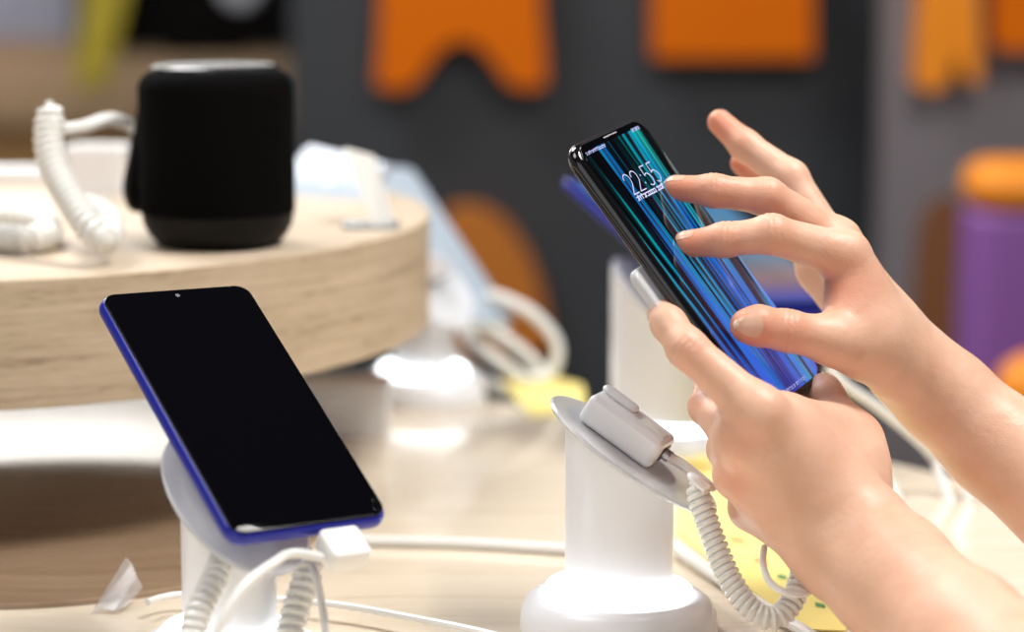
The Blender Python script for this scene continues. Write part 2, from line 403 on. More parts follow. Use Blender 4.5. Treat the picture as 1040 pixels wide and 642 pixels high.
# writing on the screen
mt_ = mat('screen_text', (.3,.3,.4), .3, emit=(.55,.58,.92), estr=.6)
mt2 = mat('screen_small_text', (.2,.2,.3), .3, emit=(.40,.44,.80), estr=.6)
ZS = HT/2+.00022
def strokes(lines, wd, name, m, parent):
    b = MB()
    for ln in lines:
        for p0, p1 in zip(ln, ln[1:]):
            p0 = Vector((*p0, ZS)); p1 = Vector((*p1, ZS)); d = (p1-p0).normalized(); nn = Vector((-d.y, d.x, 0))*wd/2
            e = d*wd*.3
            b.add([p0-nn-e, p1-nn+e, p1+nn+e, p0+nn-e], [(0, 1, 2, 3)])
    return b.obj(name, m, parent, False)
def digit(ch, x, y, w, h):
    if ch == '2':
        arc = [(x+w/2-w/2*math.cos(a), y+h-w/2+w/2*math.sin(a)) for a in np.linspace(.1, PI, 9)]
        pts = arc+[(x+w*.9, y+h*.50), (x, y)]
        return [pts, [(x, y), (x+w, y)]]
    if ch == '5':
        cy = y+h*.31; ry = h*.31
        arc = [(x+w*.46+w*.54*math.sin(a), cy+ry*math.cos(a)) for a in np.linspace(-.75, PI+.75, 12)]
        return [[(x+w*.92, y+h), (x+w*.14, y+h), arc[0]], arc]
    return [[(x+w/2, y+h*.22), (x+w/2, y+h*.28)], [(x+w/2, y+h*.62), (x+w/2, y+h*.68)]]
pc = scr_local(652, 181)
hgt = .0105; dwid = .0056; gap = .0018
lines = []; x = pc.x-(4*dwid+4*gap+.002)/2
for ch in '22:55':
    w = dwid if ch != ':' else .002
    lines += digit(ch, x, pc.y-hgt/2, w, hgt); x += w+gap
strokes(lines, .00052, 'clock_digits', mt_, held)
def scribble(x0, y0, wtot, h, n, seed):
    r = random.Random(seed); L_ = []; x = x0
    while x < x0+wtot:
        w = h*r.uniform(.35, .6)
        L_.append([(x, y0), (x, y0+h*r.choice((.7, 1))), (x+w, y0+h*r.choice((.65, .7)))] if r.random() < .5 else [(x, y0), (x+w, y0), (x+w, y0+h*.7), (x, y0+h*.7)])
        x += w+h*.28+(h*.5 if r.random() < .15 else 0)
    return L_
p = scr_local(660, 195); strokes(scribble(p.x-.014, p.y-.0012, .028, .0024, 0, 1), .0006, 'date_line', mt_, held)
p = scr_local(605, 152); strokes(scribble(p.x-.010, p.y-.0006, .020, .0014, 0, 2), .0004, 'status_line', mt2, held)
p = scr_local(645, 131); strokes(scribble(p.x-.004, p.y-.0006, .007, .0016, 0, 3), .0005, 'battery_icon', mt2, held)
p = scr_local(808, 390); strokes(scribble(p.x-.011, p.y-.0008, .022, .0016, 0, 4), .0004, 'hint_line', mt2, held)
MB().add(*slab(.014, .0007, HT/2-.0003, HT/2+.0001, .0003, .0001, 4, 2, (0, HL/2-.0036))).obj('earpiece', M['palegrey'], held)
# white security tag on the back
tg = MB().add(*slab(.040, .050, -HT/2-.0050, -HT/2-.0002, .006, .0014, 6, 3, (-.0225, -.010))).obj('security_tag', M['acrylic'], held)

# the left phone on its stand
PW, PL, PT = .0768, .1595, .0088
Ll = cdir(62, -103, 102.8); Wl = cdir(67.6, 7, -33.7)
lx, ly, lz = cdir(.8349,.0709,-.5459), cdir(-.4595,.6358,-.6202), cdir(.3031,.7686,.5634)
LC = CAM+cdir(-.1197,-.0375,-1.0501)-lz*(PT/2)
LM = frame_mat(LC, lx, ly, lz)
lph = phone('blue framed smartphone with a dark screen on the left stand', LM, PW, PL, PT, .0085, M['blue_metal'], M['black_glass'], .0040)
mcam = mat('camera_lens', (.35,.36,.42), .15, metal=.6)
MB().add(*xf(lathe([(.0001, 0), (.0011, 0), (.0009, .0002), (.0001, .0003)], 20), Matrix.Translation((0, PL/2-.0058, PT/2)))).obj('front_camera', mcam, lph)

# ------------------------------------------------------------------ display stands
A_, B_ = .0257, .0190
def stand(label, foot, az, tilt, h, group='display stands', sc=1):
    """foot on the table; az = heading of the down slope; tilt = slope of the head; h = height of head centre"""
    r = thing('display_stand', label, 'stand', foot, az, group); A_ = .0257*sc; B_ = .0190*sc; SK = Matrix.Diagonal((sc, sc, 1, 1))
    n = 56; tt = math.tan(tilt)
    def ring(s, zf): return [(A_*s*math.cos(2*PI*j/n), B_*s*math.sin(2*PI*j/n), zf(A_*s*math.cos(2*PI*j/n))) for j in range(n)]
    rb = [ring(1, lambda x: .024), ring(1, lambda x: .030), ring(1, lambda x: h*.5-tt*x*.4), ring(1, lambda x: h-tt*x)]
    MB().add(*loft(rb)).obj('column', M['white'], r)
    MB().add(*lathe([(.001, 0), (.0435, 0), (.0445, .0015), (.0440, .010), (.0415, .0155), (.0375, .0185), (.035, .0188), (.001, .0188)], 64, 1.05, .95)).obj('base', M['white'], r)
    MB().add(*lathe([(.001, .0189), (.0345, .0189), (.0345, .0222), (.033, .0236), (.001, .0238)], 64, 1, .84)).obj('light_ring', M['glow'], r)
    m = Matrix.Translation((.006, 0, h+.0002-.006*tt)) @ Matrix.Rotation(tilt, 4, 'Y')
    MB().add(*xf(lathe([(.001, 0), (.0455, 0), (.0465, .0012), (.0455, .0024), (.001, .0024)], 64, 1, .62), m)).obj('head_plate', M['acrylic'], r)
    return r, m
# centre stand
pc_ = P(640, 449, 1.098)
foot = on_z(628, 641, Z_TABLE)
pc_ = P(632, 449, (foot-CAM).dot(FWD)-.0)
hC = pc_.z-Z_TABLE
tiltC = math.radians(32); azC = math.radians(-18)
cst, cm = stand('white display stand with a glowing ring base and no phone on it', (foot.x, foot.y, Z_TABLE), azC, tiltC, hC)
CSM = Matrix.Translation((foot.x, foot.y, Z_TABLE)) @ Matrix.Rotation(azC, 4, 'Z') @ cm
# security sensor lying on the plate
SMW = CSM @ Matrix.Translation((-.0095, .001, .0026)) @ Matrix.Rotation(math.radians(-3), 4, 'Z')
sen = thing('security_sensor', 'white security sensor block lying on the slanted head of the middle stand', 'sensor', mw=SMW)
MB().add(*slab(.041, .025, 0, .0145, .0035, .003, 6, 4)).obj('housing', M['white'], sen)
MB().add(*slab(.020, .0085, .0142, .0172, .004, .0015, 6, 4, (-.0105, .004))).obj('rocker', M['white'], sen)
MB().add(*slab(.014, .009, .0143, .0148, .001, .0002, 4, 2, (.0105, .001))).obj('sticker', M['paper'], sen)
pm = Matrix.Translation((.0203, .002, .0072)) @ Matrix.Rotation(PI/2, 4, 'Y')
MB().add(*xf(slab(.0075, .012, -.0006, .0006, .002, .0003), pm)).obj('port', M['port'], sen)
MB().add(*xf(slab(.0042, .0082, -.0008, .004, .0016, .0003), pm)).obj('connector', M['steel'], sen)
def cen(u, v, w): return CSM @ Vector((u, v, w))
fl = [SMW @ Vector((.023, .002, .0072)), SMW @ Vector((.032, .002, .008)), SMW @ Vector((.046, .001, .0075)), P(706, 486, 1.073), P(718, 497, 1.070)]
lead = MB().add(*tube(catmull(fl, 8), .0042, 12, .5, CSM.to_3x3() @ Vector((0, 0, 1)))).obj('charging_lead', M['cable']); recenter(lead)
tag(lead, 'short flat white lead plugged into the sensor on the middle stand', 'cable')
cp = [P(x, y, d) for x, y, d in ((706,490,1.078),(713,515,1.076),(725,550,1.074),(742,590,1.070),(764,620,1.066),(788,628,1.066),(806,608,1.072),(815,580,1.082),(813,556,1.112),(808,540,1.145))]
co = MB().add(*coil(cp, .0044, .0015, .0032)).obj('coiled_cable', M['coilmat']); recenter(co)
tag(co, 'white coiled cable looping from the middle stand up behind the lower hand', 'cable', 'coiled cables')
lpw = [P(x, y, d) for x, y, d in ((776,556,1.085),(775,572,1.070),(781,590,1.056),(795,601,1.052),(812,604,1.054),(826,598,1.062),(836,588,1.075))]
lw = MB().add(*tube(catmull(lpw, 10), .0016, 10)).obj('thin_cable', M['cable']); recenter(lw)
tag(lw, 'thin white wire loop around the coil under the lower wrist', 'cable')

# left stand, under the blue phone
def ray_plane(px, py, o, n): r = ray(px, py); return CAM+r*((o-CAM).dot(n)/r.dot(n))
tiltL = math.acos(max(-1, min(1, lz.z))); azL = math.atan2(lz.y, lz.x)
plc = ray_plane(231, 500, LC-lz*(PT/2+.0125), lz)
plc_h = plc.z-Z_TABLE
lst, lm_ = stand('white display stand holding the blue framed phone at the left', (plc.x, plc.y, Z_TABLE), azL, tiltL, plc_h)
LSM = Matrix.Translation((plc.x, plc.y, Z_TABLE)) @ Matrix.Rotation(azL, 4, 'Z') @ lm_
# sensor block between plate and phone
sm2 = frame_mat(plc+lz*.0026, lx, ly, lz)
s2 = thing('security_sensor', 'white sensor block between the left phone and its stand', 'sensor', mw=sm2)
MB().add(*slab(.030, .036, 0, .0096, .004, .002, 6, 4)).obj('housing', M['white'], s2)
# usb plug at the bottom of the left phone
bc = LM @ Vector((.0105, -PL/2, -.0006))
PMt = frame_mat(bc, lx, ly, lz)
pg = thing('usb_plug', 'white charging plug in the bottom edge of the blue phone', 'plug', mw=PMt)
MB().add(*slab(.019, .0175, -.0052, .0052, .003, .0022, 6, 4, (0, -.0105))).obj('plug_body', M['cable'], pg)
MB().add(*slab(.009, .003, -.0013, .0013, .0012, .0005, 4, 2, (0, -.0010))).obj('connector', M['steel'], pg)
pe = PMt @ Vector((0, -.019, 0))
w1 = [PMt @ Vector((-.004, -.018, 0)), P(300, 562, .997), P(278, 572, .985), P(252, 592, .972), P(232, 620, .965), P(212, 660, .962), P(196, 690, .965)]
c1 = MB().add(*tube(catmull(w1, 10), .0021, 12)).obj('charging_cable', M['cable']); recenter(c1)
tag(c1, 'white charging cable curving left from the plug in front of the left stand', 'cable')
k2 = [P(316, 560, 1.035), P(312, 585, 1.03), P(303, 612, 1.025), P(293, 645, 1.02), P(284, 690, 1.015)]
c2 = MB().add(*coil(k2, .0050, .0016, .0042)).obj('coiled_cable', M['coilmat']); recenter(c2)
tag(c2, 'white coiled cable hanging below the plug of the blue phone', 'cable', 'coiled cables')
k3 = [P(238, 528, 1.03), P(230, 560, 1.02), P(216, 592, 1.005), P(201, 625, .995), P(186, 680, .985)]
c3 = MB().add(*coil(k3, .0046, .0016, .0040)).obj('coiled_cable', M['coilmat']); recenter(c3)
tag(c3, 'white coiled cable hanging from the lower left corner of the blue phone', 'cable', 'coiled cables')
k4 = [P(317, 575, 1.022), P(322, 590, 1.015), P(327, 615, 1.01), P(331, 645, 1.005), P(332, 690, 1.0)]
c4 = MB().add(*tube(catmull(k4, 8), .0017, 10)).obj('thin_cable', M['cable']); recenter(c4)
tag(c4, 'thin white cable dropping straight down right of the left coil', 'cable')
# long cables lying on the table
def table_cable(pts, r, label, name='white_cable', lift=0):
    q = [on_z(x, y, Z_TABLE+r+lift) for x, y in pts]
    o = MB().add(*tube(catmull(q, 10), r, 10)).obj(name, M['cable']); recenter(o); return tag(o, label, 'cable', 'cables on the table')
table_cable([(150,612),(165,607),(190,604),(250,607),(310,611),(360,617),(420,628),(480,640),(540,655)], .0018, 'thin white cable running across the table at the bottom, left to middle', lift=.0064)
table_cable([(352,549),(400,550),(470,552),(540,556),(600,560)], .0030, 'straight white cable on the table right of the blue phone')
table_cable([(684,556),(715,577),(745,597),(790,625),(840,655)], .0030, 'pale cable along the front edge of the yellow leaflet', lift=.002)
# crumpled clear tag leaning at the lower left
ft = on_z(112, 612, Z_TABLE+.006)
rr_ = []
tgm = mat('clear_film', (.9,.9,.92), .15, trans=.8, ior=1.2)
base = [P(92, 624, (ft-CAM).dot(FWD)), P(104, 618, (ft-CAM).dot(FWD)+.004), P(116, 620, (ft-CAM).dot(FWD)+.001), P(128, 616, (ft-CAM).dot(FWD)+.006)]
topp = [P(128, 566, (ft-CAM).dot(FWD)+.02), P(134, 572, (ft-CAM).dot(FWD)+.024), P(139, 586, (ft-CAM).dot(FWD)+.02), P(145, 596, (ft-CAM).dot(FWD)+.022)]
vv = []; ff = []
for th_ in (0, .0006):
    vv += [p+Vector((0, -th_, 0)) for p in base+topp]
for i in range(3): ff += [(i, i+1, i+5, i+4), (8+i, 8+i+4, 8+i+5, 8+i+1), (i, 8+i, 9+i, i+1), (i+4, i+5, 13+i, 12+i)]
ff += [(0, 4, 12, 8), (3, 11, 15, 7)]
fm = new_mesh('plastic_tag', vv, ff, tgm, smooth=False); recenter(fm)
tag(fm, 'crumpled clear plastic tag standing on the table at lower left', 'tag')

# stands in the background
g2 = 'display stands'
f1 = on_z(430, 405, Z_TABLE)
s1, m1 = stand('blurred white stand behind the right end of the round shelf', (f1.x, f1.y, Z_TABLE), azL, tiltL, plc_h, g2)
S1 = Matrix.Translation((f1.x, f1.y, Z_TABLE)) @ Matrix.Rotation(azL, 4, 'Z') @ m1
L1 = cdir(110, -165, 70); W1 = cdir(30, 14, -70); x1, y1, zz1 = ortho(L1, W1)
c_ = P(440, 250, (f1-CAM).dot(FWD)+.055)
p1h = phone('pale silver blue smartphone slanting beside the right end of the round shelf', frame_mat(c_, x1, y1, zz1), .074, .150, .008, .008, M['white'], M['silver_screen'])
ar = [S1 @ Vector((0, 0, .016)), c_-zz1*.0045-y1*.02]
sa = MB().add(*tube(ar, .009, 16)).obj('sensor_arm', M['white'], p1h); sa.data.transform(p1h.matrix_world.inverted())
f2 = on_z(672, 462, Z_TABLE)
h2 = P(640, 300, (f2-CAM).dot(FWD)).z-Z_TABLE
s2_, m2 = stand('blurred white stand behind the middle stand and the held phone', (f2.x, f2.y, Z_TABLE), math.radians(-35), math.radians(34), h2, g2, 1.35)
S2 = Matrix.Translation((f2.x, f2.y, Z_TABLE)) @ Matrix.Rotation(math.radians(-35), 4, 'Z') @ m2
mg = mat('blue_wallpaper', (.01,.02,.05), .08); t = NT(mg); o, q = t.xyz()
gr = t.ramp(t.math('ADD', t.math('MULTIPLY', q[1], -4.5), .5), [(.0, (.10,.10,.55)), (.30, (.03,.22,.42)), (.55, (.06,.25,.36)), (.72, (.40,.22,.16)), (.85, (.03,.06,.5)), (1, (.01,.02,.4))])
t.l(gr, t.b.inputs['Emission Color']); t.b.inputs['Emission Strength'].default_value = .6
L2 = cdir(78, -76, 95); W2 = cdir(112, -17, -50); x2, y2, zz2 = ortho(L2, W2)
d2 = (f2-CAM).dot(FWD)
tlc = P(568, 182, d2+.02); TW, TL = .118, .165
c2_ = tlc+x2*(TW/2)-y2*(TL/2)
tab = phone('blurred small tablet with a blue screen behind the held phone', frame_mat(c2_, x2, y2, zz2), TW, TL, .008, .008, M['blue_metal'], M['black_glass'], name='tablet', cat='tablet')
MB().add(*slab(TW-.008, TL-.012, .0038, .0042, .006, .0001, 6, 2)).obj('display', mg, tab)
ar = [S2 @ Vector((0, 0, .016)), c2_-zz2*.0045-y2*.03]
sa = MB().add(*tube(ar, .010, 16)).obj('sensor_arm', M['white'], tab); sa.data.transform(tab.matrix_world.inverted())
# white phone lying at the far side of the round shelf
L3 = cdir(70, -18, 60); W3 = cdir(25, 22, -40); x3, y3, z3 = ortho(cdir(110, -30, 80), cdir(30, 50, -30))
wc = P(338, 183, 1.60)
wph = phone('pale phone propped at the far right side of the round shelf', frame_mat(wc, x3, y3, z3), .045, .075, .008, .006, M['palegrey'], M['silver_screen'])
wf = on_z(338, 205, Z_SHELF)
easel = MB().add(*tube([Vector((wc.x, wc.y, Z_SHELF+.001)), wc-z3*.005], .011, 16)).obj('phone_prop', M['white']); recenter(easel)
tag(easel, 'small white prop under the pale phone on the shelf', 'prop')
# leaning price card on the shelf
cf = on_z(372, 232, Z_SHELF)
pcx = thing('price_card', 'white price card in a leaning holder at the right of the shelf', 'card', (cf.x, cf.y, Z_SHELF))
dC = (cf-CAM).dot(FWD)
card = [P(349,152,dC+.02)-cf, P(378,160,dC+.035)-cf, P(402,236,dC+.015)-cf, P(384,240,dC-.005)-cf]
new_mesh('card', *poly_prism(card, (.3, .9, .2), .004), M['paper'], pcx, False)
MB().add(*slab(.034, .024, .0, .003, .003, .001, 4, 2, (.003, .004))).obj('card_foot', M['clear'], pcx)
# white loop cables by the silver phone
for pts, r, lb in (([(446,300),(470,335),(500,362),(535,385),(560,378),(566,350),(545,322),(515,305),(495,300)], .0042, 'large white cable loop hanging below the silver blue phone'),
                   ([(440,325),(470,330),(505,340),(535,362),(556,388),(545,402),(515,398),(480,378),(452,345)], .0048, 'thick inner white cable loop beside the round shelf'),
                   ([(450,345),(462,375),(478,400),(500,415),(525,420)], .0040, 'white cable end dropping to the table behind the round shelf')):
    dd = (f1-CAM).dot(FWD)
    q = [P(x, y, dd+.05+(.03 if 'inner' in lb else -.02 if 'end' in lb else 0)) for i, (x, y) in enumerate(pts)]
    o = MB().add(*tube(catmull(q, 8), r, 12)).obj('looped_cable', M['cable']); recenter(o); tag(o, lb, 'cable', 'white cable loops')
cb = on_z(360, 420, Z_TABLE)
ctn = thing('carton', 'white carton on the table under the right end of the round shelf', 'carton', (cb.x-.018, 1.53, Z_TABLE))
MB().add(*box(-.045, .045, -.02, .02, 0, .030, .002)).obj('carton_body', M['white'], ctn)
MB().add(*box(-.046, .046, -.021, .021, .0302, .036, .002)).obj('carton_lid', M['white'], ctn)
# yellow leaflets
def leaflet(px, label, z, m=M['yellow'], t_=.0008):
    pts = [on_z(x, y, z) for x, y in px]
    o = new_mesh('leaflet', *poly_prism(pts, (0, 0, 1), t_), m, smooth=False); recenter(o); return tag(o, label, 'leaflet')
lf = leaflet([(686,468),(745,462),(880,612),(858,642),(815,640),(686,542)], 'yellow printed leaflet on the table under the lower hand', Z_TABLE+.0005)
def ink(px, m, name):
    pts = [on_z(x, y, Z_TABLE+.0014)-lf.location for x, y in px]; return new_mesh(name, *poly_prism(pts, (0,0,1), .0002), m, lf, False)
for x, y, w, h, mm in ((766,566,14,5,'red_ink'),(790,583,9,4,'green_ink'),(800,590,8,4,'green_ink'),(828,612,10,4,'green_ink'),(742,545,14,5,'red_ink'),(838,604,8,4,'green_ink')):
    ink([(x,y),(x+w,y+h*.6),(x+w,y+h*1.5),(x,y+h)], M[mm], 'printed_mark')
leaflet([(508,388),(560,384),(592,392),(596,420),(540,424)], 'small yellow leaflet on the table behind the middle stand', Z_TABLE+.0005)
yc_ = on_z(703, 476, Z_TABLE)
ysm = MB().add(*xf(slab(.022, .016, 0, .003, .002, .001, 4, 2), Matrix.Rotation(.5, 4, 'X'))).obj('yellow_tag', M['yellow']); ysm.location = yc_+Vector((0, 0, .006))
tag(ysm, 'tiny yellow tag leaning on the table between stand and hand', 'tag')
# right side cables
q = [P(840, 372, 1.36), P(860, 392, 1.36), P(895, 416, 1.37), P(930, 445, 1.38), P(948, 464, 1.39), P(955, 485, 1.385), P(966, 512, 1.375), P(976, 524, 1.37), P(984, 512, 1.37), P(982, 492, 1.375), P(975, 470, 1.385), P(985, 445, 1.39)]
o = MB().add(*tube(catmull(q, 8), .0031, 12)).obj('looped_cable', M['cable']); recenter(o)
tag(o, 'white cable passing behind the upper wrist and looping over the table edge', 'cable', 'white cable loops')
q = [on_z(886, 470, Z_TABLE+.006), on_z(898, 490, Z_TABLE+.006), on_z(910, 515, Z_TABLE+.006), on_z(930, 545, Z_TABLE+.006), on_z(960, 575, Z_TABLE+.006)]
o = MB().add(*coil(q, .0046, .0015, .0036)).obj('coiled_cable', M['coilmat']); recenter(o)
tag(o, 'white coiled cable on the table just behind the lower wrist', 'cable', 'coiled cables')

# cables and box on the round shelf
zs = Z_SHELF
def dsh(px, py, d): return P(px, py, d)
q = [P(53,106,1.285), P(50,128,1.285), P(50,150,1.282), P(58,178,1.275), P(74,206,1.265), P(92,233,1.255), P(107,243,1.258), P(111,228,1.285), P(98,214,1.32), P(72,208,1.335)]
o = MB().add(*coil(q, .0064, .0021, .0048)).obj('coiled_cable', M['coilmat']); recenter(o)
tag(o, 'thick white coiled cable standing in a loop left of the speaker', 'cable', 'coiled cables')
spl = sp.location
q = [P(54,126,1.286), P(60,129,1.29), P(66,131,1.293), P(76,130,1.30), P(88,128,1.31), P(110,121,1.335), P(128,125,1.35), P(140,134,1.352), P(146,139,1.356)]
o = MB().add(*tube(catmull(q, 8), [.0036]*400, 12)).obj('thin_cable', M['cable']); recenter(o)
tag(o, 'white cable running from the standing coil into the speaker back', 'cable')
q = [on_z(-40, 236, zs+.0075), on_z(-5, 241, zs+.0085), on_z(30, 243, zs+.0085), on_z(48, 238, zs+.0085), on_z(44, 226, zs+.0085), on_z(15, 221, zs+.009), on_z(-30, 216, zs+.0085)]
o = MB().add(*coil(q, .0062, .0021, .0050)).obj('coiled_cable', M['coilmat']); recenter(o)
tag(o, 'white coiled cable lying on the shelf at the left edge', 'cable', 'coiled cables')
bf = on_z(95, 200, zs)
wb = thing('sensor_box', 'white box on the shelf behind the standing coil, left of the speaker', 'box', (bf.x, bf.y+.02, zs))
rg = []
for s_, z_ in ((.86, 0), (.86, .001), (1.0, .028), (1.02, .031), (1.0, .0325)):
    rg.append([(x, y, z_) for x, y in rrect(.040*s_, .036*s_, .004*s_, 5)])
MB().add(*loft(rg)).obj('box_body', M['white'], wb)
MB().add(*slab(.030, .026, .0325, .0335, .003, .0004)).obj('box_lid', M['paper'], wb)
wf = on_z(20, 187, zs)
o = MB().add(*slab(.11, .03, 0, .010, .004, .002, 5, 3)).obj('white_tray', M['white']); o.location = (wf.x-.02, wf.y+.02, zs)
tag(o, 'low white tray at the far left of the round shelf', 'tray')

# ------------------------------------------------------------------ hands (implicit surface, one skin per arm)
def mm(p): return np.array(p, float)*1000
class Field:
    def __init__(s, lo, hi, h):
        s.h = h; s.lo = np.floor(lo/h)*h; s.n = np.ceil((hi-s.lo)/h).astype(int)+1
        s.ax = [s.lo[i]+h*np.arange(s.n[i]) for i in range(3)]
    def empty(s): return np.full(s.n, 60., np.float32)
def cone_d(X, a, b, ra, rb):
    ab = b-a; L2 = float((ab**2).sum())
    t = np.clip(((X[0]-a[0])*ab[0]+(X[1]-a[1])*ab[1]+(X[2]-a[2])*ab[2])/max(L2, 1e-9), 0, 1)
    dx = X[0]-a[0]-t*ab[0]; dy = X[1]-a[1]-t*ab[1]; dz = X[2]-a[2]-t*ab[2]
    return np.sqrt(dx*dx+dy*dy+dz*dz)-(ra+(rb-ra)*t)
def smin(a, b, k):
    h = np.clip(k-np.abs(a-b), 0, None)/k
    return np.minimum(a, b)-h*h*k*.25
def prim_bbox(pr, m):
    a, b, ra, rb = pr
    return np.minimum(a-ra, b-rb)-m, np.maximum(a+ra, b+rb)+m
def accumulate(fld, prims, k, out=None, margin=14):
    out = fld.empty() if out is None else out
    for pr in prims:
        lo, hi = prim_bbox(pr, margin)
        i0 = np.clip(((lo-fld.lo)/fld.h).astype(int), 0, fld.n-1); i1 = np.clip(np.ceil((hi-fld.lo)/fld.h).astype(int)+1, 1, fld.n)
        if (i1 <= i0).any(): continue
        sl = tuple(slice(i0[i], i1[i]) for i in range(3))
        X = np.meshgrid(*[fld.ax[i][sl[i]].astype(np.float32) for i in range(3)], indexing='ij', sparse=True)
        d = cone_d(X, *pr).astype(np.float32)
        out[sl] = smin(out[sl], d, k)
    return out
def surface_nets(f, lo, h):
    s = f < 0
    nx, ny, nz = f.shape
    cs = np.zeros((nx-1, ny-1, nz-1), np.int8)
    for dx in (0, 1):
        for dy in (0, 1):
            for dz in (0, 1): cs += s[dx:nx-1+dx, dy:ny-1+dy, dz:nz-1+dz]
    act = (cs > 0) & (cs < 8)
    idx = np.argwhere(act); N = len(idx)
    vid = np.full(act.shape, -1, np.int64); vid[act] = np.arange(N)
    acc = np.zeros((N, 3)); cnt = np.zeros(N)
    corners = [(a, b, c) for a in (0, 1) for b in (0, 1) for c in (0, 1)]
    for i, ca in enumerate(corners):
        for cb in corners[i+1:]:
            if sum(abs(ca[j]-cb[j]) for j in range(3)) != 1: continue
            fa = f[idx[:,0]+ca[0], idx[:,1]+ca[1], idx[:,2]+ca[2]]; fb = f[idx[:,0]+cb[0], idx[:,1]+cb[1], idx[:,2]+cb[2]]
            m = (fa < 0) != (fb < 0)
            t = np.where(m, fa/np.where(m, fa-fb, 1), 0)
            pos = np.array(ca)[None]+t[:,None]*(np.array(cb)-np.array(ca))[None]
            acc[m] += pos[m]; cnt[m] += 1
    V = (idx+acc/cnt[:,None])*h+lo
    faces = []
    for ax in range(3):
        o1, o2 = [(1, 2), (2, 0), (0, 1)][ax]
        sl0 = [slice(None)]*3; sl1 = [slice(None)]*3; sl0[ax] = slice(0, -1); sl1[ax] = slice(1, None)
        a = s[tuple(sl0)]; b = s[tuple(sl1)]
        e = np.argwhere(a != b)
        ok = (e[:,o1] > 0) & (e[:,o2] > 0) & (e[:,o1] < f.shape[o1]-1) & (e[:,o2] < f.shape[o2]-1)
        e = e[ok]
        flip = a[e[:,0], e[:,1], e[:,2]]
        q = []
        for d1, d2 in ((-1, -1), (0, -1), (0, 0), (-1, 0)):
            c = e.copy(); c[:,o1] += d1; c[:,o2] += d2
            q.append(vid[c[:,0], c[:,1], c[:,2]])
        q = np.stack(q, 1); q[~flip] = q[~flip][:, ::-1]
        faces.append(q)
    Fq = np.concatenate(faces); Fq = Fq[(Fq >= 0).all(1)]
    return V, Fq
